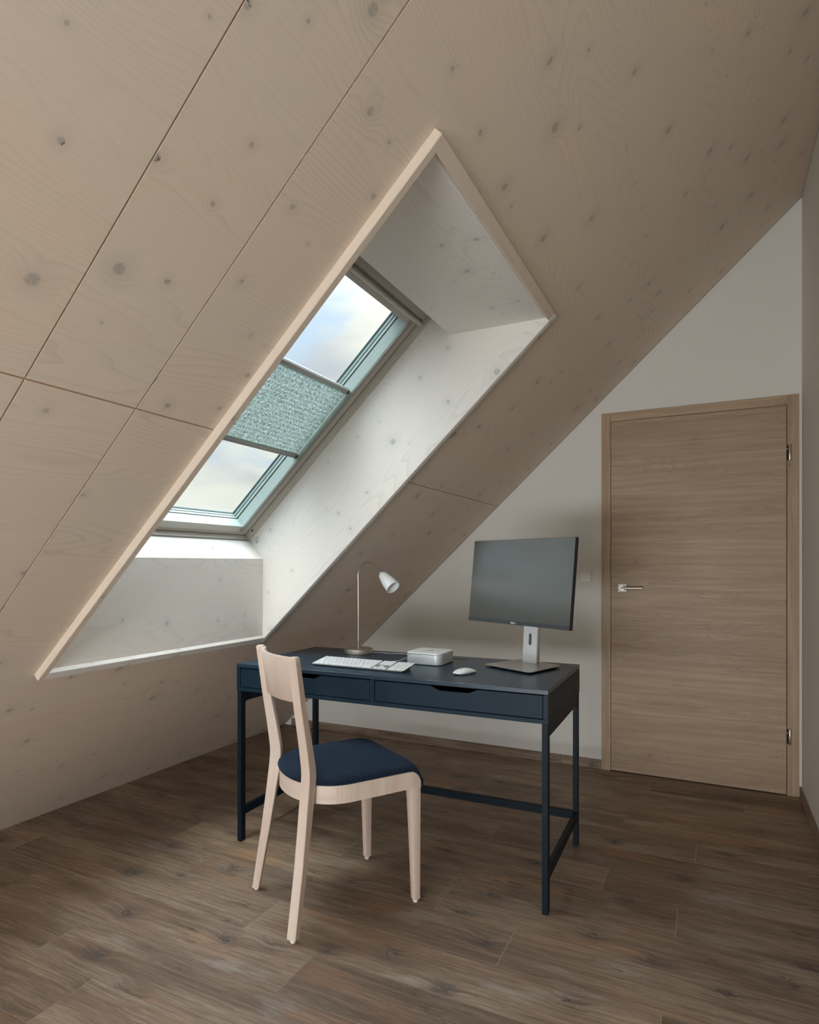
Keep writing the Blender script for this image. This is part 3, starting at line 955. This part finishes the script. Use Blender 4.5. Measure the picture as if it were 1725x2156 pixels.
tbox(MB(), -WM/2+.0012, WM/2-.0012, .0004, .0014, -HM/2+bz, HM/2-.0012).build('screen', M_SCREEN, mon)
chin = tbox(MB(), -WM/2+.0008, WM/2-.0008, -.0002, .0014, -HM/2+.0008, -HM/2+bz-.0007).build('chin', plain('dark_grey_bezel', (.045, .052, .058), .42), mon)
for i in range(5):
    x = WM/2-.050+i*.0105
    tbox(MB(), x, x+.0010, -.0004, 0, -HM/2+.0068, -HM/2+.0078).build('button', M_LETTER, chin)
# lettering: D, tilted E, L, L
def letters(par, place, h, w, th, gap):
    st = h*.22
    x = 0
    def quad(pts, dx):
        mb = MB()
        mb.prism([place(px_+dx, -.0001, pz_) for px_, pz_ in pts], [place(px_+dx, -.0006, pz_) for px_, pz_ in pts])
        return mb
    out = []
    # D
    o = [(0, 0), (w*.6, 0), (w, h*.3), (w, h*.7), (w*.6, h), (0, h)]
    inn = [(st, st*.9), (w*.52, st*.9), (w-st, h*.36), (w-st, h*.64), (w*.52, h-st*.9), (st, h-st*.9)]
    mb = MB()
    n_ = len(o)
    for i in range(n_):
        j = (i+1) % n_
        pts = [o[i], o[j], inn[j], inn[i]]
        mb.prism([place(a, -.0001, b) for a, b in pts], [place(a, -.0006, b) for a, b in pts])
    mb.build('letter', M_LETTER, par)
    x += w+gap
    # slanted E
    ca, sa = cos(.72), sin(.72)
    def rot(p):
        a, b = p[0]-w*.5, p[1]-h*.5
        return (x+w*.5+a*ca-b*sa, h*.5+a*sa+b*ca)
    mb = MB()
    for (a0, a1, b0, b1) in ((.02*w, .02*w+st, 0, h), (.02*w+st, w*.95, 0, st*.85), (.02*w+st, w*.95, h*.5-st*.42, h*.5+st*.42), (.02*w+st, w*.95, h-st*.85, h)):
        pts = [rot(q) for q in ((a0, b0), (a1, b0), (a1, b1), (a0, b1))]
        mb.prism([place(a, -.0001, b) for a, b in pts], [place(a, -.0006, b) for a, b in pts])
    mb.build('letter', M_LETTER, par)
    x += w+gap*1.3
    for _ in range(2):
        mb = MB()
        for pts in ([(0, 0), (st, 0), (st, h), (0, h)], [(st, 0), (w*.82, 0), (w*.82, st*.9), (st, st*.9)]):
            mb.prism([place(a+x, -.0001, b) for a, b in pts], [place(a+x, -.0006, b) for a, b in pts])
        mb.build('letter', M_LETTER, par)
        x += w*.82+gap
letters(chin, lambda a, d, z: tl(-.0105-.010+a, d-.0002, -HM/2+.0038+z), .0068, .0062, .0005, .0013)
# stand: base plate, column with cable slot, neck
bpts = [(-.118, -.122), (.112, -.122), (.121, -.112), (.108, .086), (.096, .098), (-.098, .098), (-.112, .086), (-.124, -.112)]
bpts = [(-.115, -.118), (.112, -.118), (.127, -.106), (.117, .105), (.103, .114), (-.092, .114), (-.106, .103), (-.126, -.110)]
bpts = [(x-.09*(y+.11), y) for x, y in bpts]
mb = MB().prism([(x*.965, y*.965, .0045) for x, y in bpts], [(x, y, .0078) for x, y in bpts])
mb.bm.faces.ensure_lookup_table()
mb.loft([[(x, y, .0078) for x, y in bpts], [(x, y, .0095) for x, y in bpts]])
mb.bevel(.0006, 1).build('stand_base', M_BASEPL, mon)
MB().prism([(x*.80, y*.80, 0) for x, y in bpts], [(x*.93, y*.93, .0046) for x, y in bpts]).build('base_underside', M_BLACK, mon)
wc, zt2 = .0370, .330
lean = -.020
yc0 = .0585
xc0 = -.033
def cp(x, d, z):
    return Vector((xc0+x, yc0+d-lean*z/zt2, .0092+z))
sl0, sl1, sr = .074, .124, .0092
def halfcol(sgn, d0, d1):
    pts = [(0, 0), (wc, 0), (wc, zt2), (0, zt2), (0, sl1+.0)]
    pts += [(sr*sin(a), sl1-sr+sr*cos(a)) for a in [k*pi/2/6 for k in range(1, 7)]]
    pts += [(sr*cos(a), sl0+sr-sr*sin(a)) for a in [k*pi/2/6 for k in range(0, 7)]]
    return MB().prism([cp(x*sgn, d0, z) for x, z in pts], [cp(x*sgn, d1, z) for x, z in pts])
mb = halfcol(1, 0, .006)
m2 = halfcol(-1, 0, .006)
tmp = bpy.data.meshes.new('t')
m2.bm.to_mesh(tmp)
mb.bm.from_mesh(tmp)
bpy.data.meshes.remove(tmp)
m2.bm.free()
mb.build('stand_column', M_COLUMN, mon)
mb = MB()
for (a, b) in ((-wc, -wc+.004), (wc-.004, wc)):
    mb.hexa([cp(a, .0062, 0), cp(b, .0062, 0), cp(b, .022, 0), cp(a, .022, 0), cp(a, .0062, zt2), cp(b, .0062, zt2), cp(b, .022, zt2), cp(a, .022, zt2)])
mb.hexa([cp(-wc+.004, .019, 0), cp(wc-.004, .019, 0), cp(wc-.004, .022, 0), cp(-wc+.004, .022, 0), cp(-wc+.004, .019, zt2), cp(wc-.004, .019, zt2), cp(wc-.004, .022, zt2), cp(-wc+.004, .022, zt2)])
mb.build('column_back', M_COLSIDE, mon)
a_ = cp(0, .0, zt2-.03)
mb = MB().tube([a_, tl(0, .05, -.01)], .024, 16)
mb.build('neck', M_BEZEL, mon, smooth=True)

# ------------------------------------------------------------------ apple-shaped mark
def apple(par, place, size, name='logo_mark'):
    pts = []
    prof = [(0, -.40), (.12, -.46), (.24, -.40), (.36, -.20), (.42, .0), (.34, .10), (.31, .20), (.35, .32), (.40, .36), (.26, .46), (.12, .42), (0, .38), (-.12, .42), (-.26, .46), (-.40, .34), (-.46, .12), (-.40, -.16), (-.28, -.40), (-.14, -.46)]
    mb = MB().prism([place(a*size, b*size*.92-.06*size, 0) for a, b in prof], [place(a*size, b*size*.92-.06*size, .00025) for a, b in prof])
    lf = [(.0, .44), (.04, .56), (.16, .64), (.18, .54), (.10, .46)]
    mb.prism([place(a*size, b*size, 0) for a, b in lf], [place(a*size, b*size, .00025) for a, b in lf])
    return mb.build(name, M_LOGO, par)

# ------------------------------------------------------------------ small computer
MW = .1635
mini = thing('computer', 'small square white computer standing behind the right end of the keyboard', 'computer', (-1.1785, 2.3575, DZ), 0)
def rrect(x0, x1, y0, y1, r, n=7):
    out = []
    for cx0, cy0, a0 in ((x1-r, y0+r, -pi/2), (x1-r, y1-r, 0), (x0+r, y1-r, pi/2), (x0+r, y0+r, pi)):
        for k in range(n+1):
            a = a0+pi/2*k/n
            out.append((cx0+r*cos(a), cy0+r*sin(a)))
    return out
def rr3(x0, x1, y0, y1, r, z):
    return [(a, b, z) for a, b in rrect(x0, x1, y0, y1, r)]
MB().loft([rr3(.003, MW-.003, .003, MW-.003, .025, .0), rr3(.003, MW-.003, .003, MW-.003, .025, .0025)]).build('rubber_foot', M_BLACK, mini)
MB().loft([rr3(.0008, MW-.0008, .0008, MW-.0008, .028, .0025), rr3(0, MW, 0, MW, .028, .0035), rr3(0, MW, 0, MW, .028, .0495), rr3(.0006, MW-.0006, .0006, MW-.0006, .0275, .0500)]).build('housing', M_SILVER, mini, smooth=True)
MB().loft([rr3(.0009, MW-.0009, .0009, MW-.0009, .0270, .0500), rr3(.0015, MW-.0015, .0015, MW-.0015, .027, .0510)]).build('top_cover', M_WHITE, mini, smooth=True)
sl = MB().box(.015, .148, -.0003, .0006, .0438, .0453).build('disc_slot', M_BLACK, mini)
MB().box(.1445, .1478, -.0004, .0006, .0430, .0458).build('slot_end', M_BLACK, sl)
MB().lathe([(.0001, 0), (.0007, 0), (.0007, .0003), (.0001, .0003)], 10, (0, -1, 0), (.1375, .0001, .013)).build('status_light', M_LOGO, mini)
apple(mini, lambda a, b, z: (MW/2+a, MW/2+b, .0511+z), .040)

# ------------------------------------------------------------------ keyboard
kw_, kd_ = .430, .108
krot = math.radians(-.6)
kb = thing('keyboard', 'slim white full-size keyboard lying on the blue desk behind the chair back', 'keyboard', (-1.518, 2.1515, DZ), krot)
ksl = .0150/kd_
def kz(y):
    return .0040+y*ksl
mb = MB()
rr_ = rrect(0, kw_, 0, kd_, .005, 3)
mb.prism([(x, y, kz(y)) for x, y in rr_], [(x, y, kz(y)+.0042) for x, y in rr_])
mb.bevel(.0012, 2)
plate = mb.build('key_tray', M_TRAY, kb)
MB().prism([(.012, .010, 0), (kw_-.012, .010, 0), (kw_-.012, kd_-.014, 0), (.012, kd_-.014, 0)], [(.006, .006, kz(.006)), (kw_-.006, .006, kz(.006)), (kw_-.006, kd_-.006, kz(kd_-.006)), (.006, kd_-.006, kz(kd_-.006))]).build('underside', M_COLSIDE, kb)
KEY = {}
def key(x, y, w, d):
    kk = (round(w, 4), round(d, 4))
    if kk not in KEY:
        mb = MB().hexa([(0, 0, 0), (w, 0, 0), (w, d, d*ksl), (0, d, d*ksl), (.0004, .0004, .0022), (w-.0004, .0004, .0022), (w-.0004, d-.0004, .0022+d*ksl), (.0004, d-.0004, .0022+d*ksl)])
        o = mb.build('key', M_WHITE, kb)
        KEY[kk] = o.data
    else:
        o = bpy.data.objects.new('key', KEY[kk])
        COL.objects.link(o)
        o.parent = kb
    o.location = (x, y, kz(y)+.0042)
pit = .0190
gp = .0024
def row(x, y, ws, d):
    for w in ws:
        key(x+gp/2, y+gp/2, w*pit-gp, d-gp)
        x += w*pit
mx = .004
ry = [.0035+i*.0178 for i in range(6)]
row(mx, ry[0], [1.5, 1.25, 1.25, 5.9, 1.25, 1.25, 1.6+.9], .0178)
row(mx, ry[1], [2.25]+[1]*10+[2.65], .0178)
row(mx, ry[2], [1.75]+[1]*11+[2.15], .0178)
row(mx, ry[3], [1.5]+[1]*12+[1.4], .0178)
row(mx, ry[4], [1]*13+[1.9], .0178)
row(mx, ry[5], [1.06]*14+[.06+.0], .0136) if False else row(mx, ry[5], [1.0643]*14, .0136)
nx = mx+14.9*pit+.009
row(nx, ry[0], [1, 1, 1], .0178)
row(nx+pit, ry[1], [1], .0178)
row(nx, ry[3], [1, 1, 1], .0178)
row(nx, ry[4], [1, 1, 1], .0178)
row(nx, ry[5], [1, 1, 1], .0136)
px_ = nx+3*pit+.0095
row(px_, ry[0], [2, 1], .0178)
for i in (1, 2, 3, 4):
    row(px_, ry[i], [1, 1, 1], .0178)
row(px_, ry[5], [1, 1, 1, 1], .0136)
key(px_+3*pit+gp/2, ry[0]+gp/2, pit-gp, 2*.0178-gp)
for i in (2, 3, 4):
    row(px_+3*pit, ry[i], [1], .0178)

# ------------------------------------------------------------------ mouse
mang = math.atan2(2.300-2.196, -.840+.874)
mouse = thing('mouse', 'low glossy white mouse on the blue desk in front of the monitor stand', 'computer mouse', (-.8645, 2.2480, DZ), mang-pi/2)
def mouse_ring(f, z):
    out = []
    for k in range(40):
        a = 2*pi*k/40
        ex = 2/2.9
        x = .0285*f*math.copysign(abs(cos(a))**ex, cos(a))
        y = .0565*f*math.copysign(abs(sin(a))**ex, sin(a))
        t = y/.0565
        zz = z(t, x/.0285)
        out.append((x, y, zz))
    return out
def topz(t, u):
    return .0075+.0135*max(0, 1-abs(t+.05)**2.2*.92)*(1-.25*u*u)
rings = [mouse_ring(1.0, lambda t, u: .0070+.0005*(1-t*t))]
for f in (.97, .88, .74, .55, .32, .10):
    rings.append(mouse_ring(f, lambda t, u, f=f: .0082+(topz(t, u)-.0075)*(1-f**5)**.8))
MB().loft(rings).build('mouse_shell', M_GLOSSW, mouse, smooth=True)
MB().loft([mouse_ring(.78, lambda t, u: .0), mouse_ring(.90, lambda t, u: .003), mouse_ring(.985, lambda t, u: .0069)]).build('mouse_base', M_SILVER, mouse, smooth=True)
apple(mouse, lambda a, b, z: (a, -.024-b*-1, topz((-.024+b)/.0565, 0)+.0010+z), .011)

# ------------------------------------------------------------------ desk lamp
lamp = thing('desk_lamp', 'slender steel gooseneck desk lamp with white glass shade beside the keyboard', 'lamp', (-1.522, 2.545, DZ), math.radians(-16.4))
MB().lathe([(.0680, 0), (.0700, .001), (.0700, .0020), (.0695, .0022), (.0695, .0205), (.0685, .0228), (.0660, .0236), (.030, .0243), (.010, .0248), (.0001, .0248)], 64).build('lamp_base', M_STEEL, lamp, smooth=True)
MB().lathe([(.0695, .0), (.0710, .0003), (.0710, .0014), (.0695, .0018)], 64).build('base_ring', M_BLACK, lamp, smooth=True)
zb = -DZ
stem = [(0, 0, .0245), (0, 0, .20), (-.001, 0, .34), (-.003, 0, 1.128+zb), (.000, 0, 1.145+zb), (.007, 0, 1.160+zb), (.018, 0, 1.174+zb), (.034, 0, 1.186+zb), (.054, 0, 1.1935+zb), (.074, 0, 1.195+zb), (.092, 0, 1.191+zb), (.108, 0, 1.183+zb), (.122, 0, 1.172+zb), (.134, 0, 1.160+zb)]
MB().tube([(0, 0, .024), (0, 0, .030)], .0052, 16).build('stem_socket', M_STEEL, lamp, smooth=True)
MB().tube(stem, .0041, 12).build('stem', M_STEEL, lamp, smooth=True)
mouth = Vector((.232, -.0, 1.079+zb))
axd = Vector((.098, 0, -.0665))
start = Vector((.134, 0, 1.160+zb))
axd = (mouth-start).normalized()
MB().lathe([(.0042, -.002), (.0062, .010), (.0075, .022), (.0075, .024)], 16, axd, start).build('stem_ferrule', M_STEEL, lamp, smooth=True)
col_ = MB().lathe([(.0001, .023), (.0115, .023), (.0115, .031), (.0150, .032), (.0150, .037), (.0001, .037)], 24, axd, start).build('collar', M_STEEL, lamp, smooth=True)
L0 = (mouth-start).length
prof_o = [(.0165, .034), (.0195, .037), (.0220, .046), (.0258, .062), (.0292, .078), (.0322, .096), (.0340, L0-.006), (.0343, L0)]
prof_i = [(r-.0022, h) for r, h in prof_o[::-1]]
MB().lathe(prof_o+prof_i+[(.0001, .036)], 40, axd, start, cap=False).build('lamp_shade', M_OPAL, lamp, smooth=True, ang=60)
MB().lathe([(.0001, .037), (.007, .037), (.007, .060), (.006, .066), (.0001, .068)], 16, axd, start).build('bulb', M_OPAL, lamp, smooth=True)
rs0 = start+axd*.030+axd.cross(Vector((0, 1, 0)))*-.012
d2 = Vector((.226, 0, 1.1855+zb))-rs0
MB().tube([rs0, rs0+d2], .0015, 8).build('switch_rod', M_STEEL, lamp, smooth=True)

# ------------------------------------------------------------------ cables
def smooth_path(pts, n=8):
    out = []
    P = [Vector(p) for p in pts]
    P = [P[0]*2-P[1]]+P+[P[-1]*2-P[-2]]
    for i in range(1, len(P)-2):
        for k in range(n):
            t = k/n
            a, b, c, d = P[i-1:i+3]
            out.append(.5*((2*b)+(c-a)*t+(2*a-5*b+4*c-d)*t*t+(3*b-a-3*c+d)*t**3))
    out.append(P[-2])
    return out
zc_ = DZ+.0028
o = MB().tube(smooth_path([(-1.455, 2.572, zc_), (-1.420, 2.590, zc_), (-1.385, 2.575, zc_), (-1.350, 2.588, zc_), (-1.300, 2.592, zc_), (-1.240, 2.555, zc_), (-1.19, 2.535, zc_), (-1.14, 2.535, zc_+.003)]), .0026, 8).build('cable', M_CABLE, None, smooth=True)
tag(o, 'thicker grey cable running from the lamp base to the back of the computer', 'cable')
zc_ = DZ+.0018
o = MB().tube(smooth_path([(-1.300, 2.2615, zc_+.0090), (-1.298, 2.285, zc_+.002), (-1.292, 2.335, zc_), (-1.275, 2.362, zc_), (-1.246, 2.382, zc_), (-1.234, 2.420, zc_), (-1.240, 2.480, zc_), (-1.215, 2.530, zc_+.002), (-1.16, 2.540, zc_+.010), (-1.125, 2.530, zc_+.016)]), .0016, 8).build('cable', M_WHITE, None, smooth=True)
tag(o, 'thin white cable curving from the keyboard to the computer', 'cable')

# ------------------------------------------------------------------ chair
CC = Vector((-1.216, 1.865, 0))
crot = math.radians(57.381)-pi/2
chair = thing('chair', 'whitewashed beech chair with a curved backrest and dark blue upholstered seat', 'chair', tuple(CC), crot)
# local frame: x = to the sitter's right, y = forward
def interp(tab, z):
    for (z0, v0), (z1, v1) in zip(tab, tab[1:]):
        if z <= z1:
            t = (z-z0)/(z1-z0)
            return v0+(v1-v0)*t
    return tab[-1][1]
T_e = [(0, -.2280), (.1, -.2140), (.231, -.1960), (.33, -.1845), (.40, -.1770), (.445, -.1720), (.48, -.1688), (.505, -.1675), (.53, -.1690), (.60, -.1780), (.734, -.1985), (.80, -.2070), (.893, -.2195)]
T_wl = [(0, .033), (.40, .034), (.48, .034), (.60, .032), (.893, .0285)]
T_wd = [(0, .0245), (.30, .034), (.40, .038), (.48, .041), (.56, .0375), (.70, .0315), (.893, .0265)]
T_x = [(0, .1870), (.20, .1745), (.40, .1600), (.46, .1565), (.52, .1560), (.65, .1605), (.893, .1700)]
PH = math.radians(33)
def post_c(z):
    te, wl, wd, xx = interp(T_e, z), interp(T_wl, z), interp(T_wd, z), interp(T_x, z)
    yc = te-.5*wl*sin(PH)+.5*wd*cos(PH)
    return xx, yc, wl, wd
zs = [.0115+.8755*i/44 for i in range(45)]
for sg in (-1, 1):
    rings = []
    for i, z in enumerate(zs):
        xx, yc, wl, wd = post_c(z)
        rho = Vector((sin(PH)*sg, -cos(PH), 0))
        tau = Vector((cos(PH)*sg, sin(PH), 0))
        c = Vector((xx*sg, yc, z))
        rc = .0022
        sc_ = 1.0
        ring = []
        for (a, b) in ((1, 1), (-1, 1), (-1, -1), (1, -1)):
            for (p, q) in (((wl/2), (wd/2-rc)), ((wl/2-rc), (wd/2))) if a*b > 0 else (((wl/2-rc), (wd/2)), ((wl/2), (wd/2-rc))):
                ring.append(c+tau*(a*p)+rho*(b*q))
        rings.append(ring)
    # softened end grain at the top
    last = rings[-1]
    cen = sum(last, Vector())/len(last)
    rings.append([cen+(p-cen)*.86+Vector((0, 0, .0035)) for p in last])
    rings.append([cen+(p-cen)*.6+Vector((0, 0, .0048)) for p in last])
    lg = MB().loft(rings).build('rear_leg', M_BEECH, chair, udir=(0, .05, 1), smooth=True, ang=38, shift=(sg, 0))
    xx, yc, wl, wd = post_c(.0115)
    MB().lathe([(.0105, .0113), (.0105, .0050), (.0085, .0040), (.0085, 0), (.0001, 0)], 20, (0, 0, 1), (xx*sg, yc, 0)).build('glide', M_SWITCH, lg, smooth=True)
# front legs
for sg in (-1, 1):
    tab = [(.0115, .025, .0245), (.20, .031, .0305), (.36, .0385, .036), (.395, .041, .0375), (.408, .047, .0415), (.416, .056, .048)]
    rings = []
    for z, wx, wy in tab:
        xo, yo = .2015-.004*(1-z/.416), .240
        r_ = .0022
        x0, x1, y0, y1 = xo-wx, xo, yo-wy, yo
        rg = rrect(x0, x1, y0, y1, r_, 2)
        rings.append([Vector((a*sg, b, z)) for a, b in rg])
    lg = MB().loft(rings).build('front_leg', M_BEECH, chair, udir=(0, 0, 1), smooth=True, ang=38, shift=(sg*2, 1))
    MB().lathe([(.0100, .0113), (.0100, .0050), (.0082, .0040), (.0082, 0), (.0001, 0)], 20, (0, 0, 1), (sg*.185, .2275, 0)).build('glide', M_SWITCH, lg, smooth=True)
# seat frame: bent ring, waterfall at the front
def outline(off, n=64):
    """open horseshoe outline from front right, round the back, to front left; (x, y)"""
    hw = .2015-off
    yb = .1665-off
    yf_ = .2405-off*.6
    pts = []
    for k in range(18):
        pts.append((hw, yf_-(yf_+.02)*(k/18)**2.2))
    for k in range(n-17+1):
        a = -pi*k/(n-17)
        ex = 2/2.15
        pts.append((hw*math.copysign(abs(cos(a))**ex, cos(a)), -.02-yb*abs(sin(a))**ex))
    for k in range(17, -1, -1):
        pts.append((-hw, yf_-(yf_+.02)*(k/18)**2.2))
    return pts
def ringframe(off0, off1, zlo, zhi):
    a, b = outline(off0), outline(off1)
    sec = []
    for (p, q) in zip(a, b):
        z1 = zhi(p[1])
        sec.append([(p[0], p[1], zlo), (p[0], p[1], z1-.0015), (p[0]*.997, p[1], z1), (q[0], q[1], z1), (q[0], q[1], zlo)])
    return MB().loft(sec)
def fall(y):
    t = max(0, (y-.195)/.0455)
    return .4640-.046*(1-math.sqrt(max(0, 1-min(1, t)**2)))
mb = ringframe(0, .020, .405, fall)
fr = mb.build('seat_frame', M_BEECH, chair, udir=(1, 0, 0), smooth=True)
mb = MB()
# front apron
pr = [(.222, .408), (.2405, .408), (.2405, .424)]
for k in range(1, 8):
    a = k/7*pi/2
    pr.append((.1955+.045*cos(a), .419+.045*sin(a)))
pr += [(.17, .464), (.17, .445), (.222, .44)]
pr = [(.222, .408), (.2403, .408), (.2403, .420), (.236, .438), (.226, .452), (.212, .461), (.195, .464), (.195, .452), (.222, .44)]
mb.prism([(-.195, y, z) for y, z in pr], [(.195, y, z) for y, z in pr])
mb.build('front_rail', M_BEECH, chair)
# upholstered pad
NO = 96
def full(off, yfront, corner=.045):
    """closed outline of the seat, counter-clockwise, rounded front corners"""
    hw, yb = .2035-off, .1700-off
    pts = []
    nf = 10
    for k in range(13):       # right side
        pts.append((hw, yfront-corner-(yfront-corner+.02)*(1-k/12)**2.0))
    for k in range(1, 9):
        a = pi/2*k/8
        pts.append((hw-corner+corner*cos(a)*1.0, yfront-corner+corner*sin(a)))
    for k in range(1, 12):
        pts.append((hw-corner-(2*hw-2*corner)*k/12, yfront))
    for k in range(0, 9):
        a = pi/2*k/8
        pts.append((-hw+corner-corner*sin(a), yfront-corner+corner*cos(a)))
    for k in range(1, 13):
        pts.append((-hw, yfront-corner-(yfront-corner+.02)*(k/12)**2.0))
    for k in range(1, 40):
        a = pi+pi*k/40
        ex = 2/2.15
        pts.append((hw*math.copysign(abs(cos(a))**ex, cos(a)), -.02-yb*abs(sin(a))**ex))
    return pts
def padring(off, zoff, yfr, drop=1.0, corner=.02):
    out = []
    for x, y in full(off, yfr, corner):
        t = max(0, (y-.185)/(.252-.185))
        d = .052*(1-math.sqrt(max(0, 1-min(1, t)**2)))*drop
        if zoff < .002:
            d = fallp(y)*drop
        out.append((x, y, .4645+zoff-d))
    return out
def fallp(y):
    t = max(0, (y-.196)/.050)
    return .050*(1-math.sqrt(max(0, 1-min(1, t)**2.2)))
rings = []
def pr_(off, zo, yfr, kd):
    return [(x, y, .4645+zo-fallp(min(y, .2459))*kd) for x, y in full(off, yfr, .010+.045*min(1, max(0, zo-.004)/.014))]
rings.append(pr_(.004, .0000, .2432, 1.0))
rings.append(pr_(-.0005, .0045, .2490, 1.05))
rings.append(pr_(-.0030, .0110, .2525, 1.0))
rings.append(pr_(-.0015, .0170, .2500, .86))
rings.append(pr_(.0050, .0225, .2400, .70))
rings.append(pr_(.0180, .0265, .2250, .55))
rings.append(pr_(.0400, .0295, .2000, .5))
rings.append(pr_(.0800, .0320, .1500, .5))
rings.append(pr_(.1300, .0335, .0900, .5))
MB().loft(rings).build('seat_cushion', M_FABRIC, chair, smooth=True, ang=70)
# fabric lip over the front rail
pr = [(.2407, .409), (.2475, .407), (.2525, .411), (.2530, .428), (.2480, .438), (.2407, .440)]
mb = MB().prism([(-.2005, y, z) for y, z in pr], [(.2005, y, z) for y, z in pr]).bevel(.004, 3)
mb.build('cushion_lip', M_FABRIC, chair, smooth=True, ang=50)
# curved backrest
rings = []
NB = 33
def rail_y(a, z):
    xx, yc, wl, wd = post_c(z)
    sag = .0405
    return yc+.0130-sag*(1-a*a), xx
def rail_pt(a, z, d):
    y, xx = rail_y(a, z)
    # normal of the arc in plan
    sl_ = .081*a/.165
    nx_, ny_ = -sl_, 1
    l_ = math.hypot(nx_, ny_)
    x = a*(xx-.002)
    return Vector((x+nx_/l_*d, y+ny_/l_*d, z))
for i in range(NB):
    a = -1+2*i/(NB-1)
    zt_ = .8865
    zb_ = .738
    prof = [(-.0075, zb_+.002), (-.0055, zb_), (.0055, zb_), (.0075, zb_+.002), (.0075, (zb_+zt_)/2), (.0075, zt_-.003), (.0050, zt_), (-.0050, zt_), (-.0075, zt_-.003), (-.0075, (zb_+zt_)/2)]
    rings.append([rail_pt(a, z, d) for d, z in prof])
MB().loft(rings).build('backrest', M_BEECH, chair, udir=(0, 0, 1), smooth=True, ang=50, shift=(3, 2))
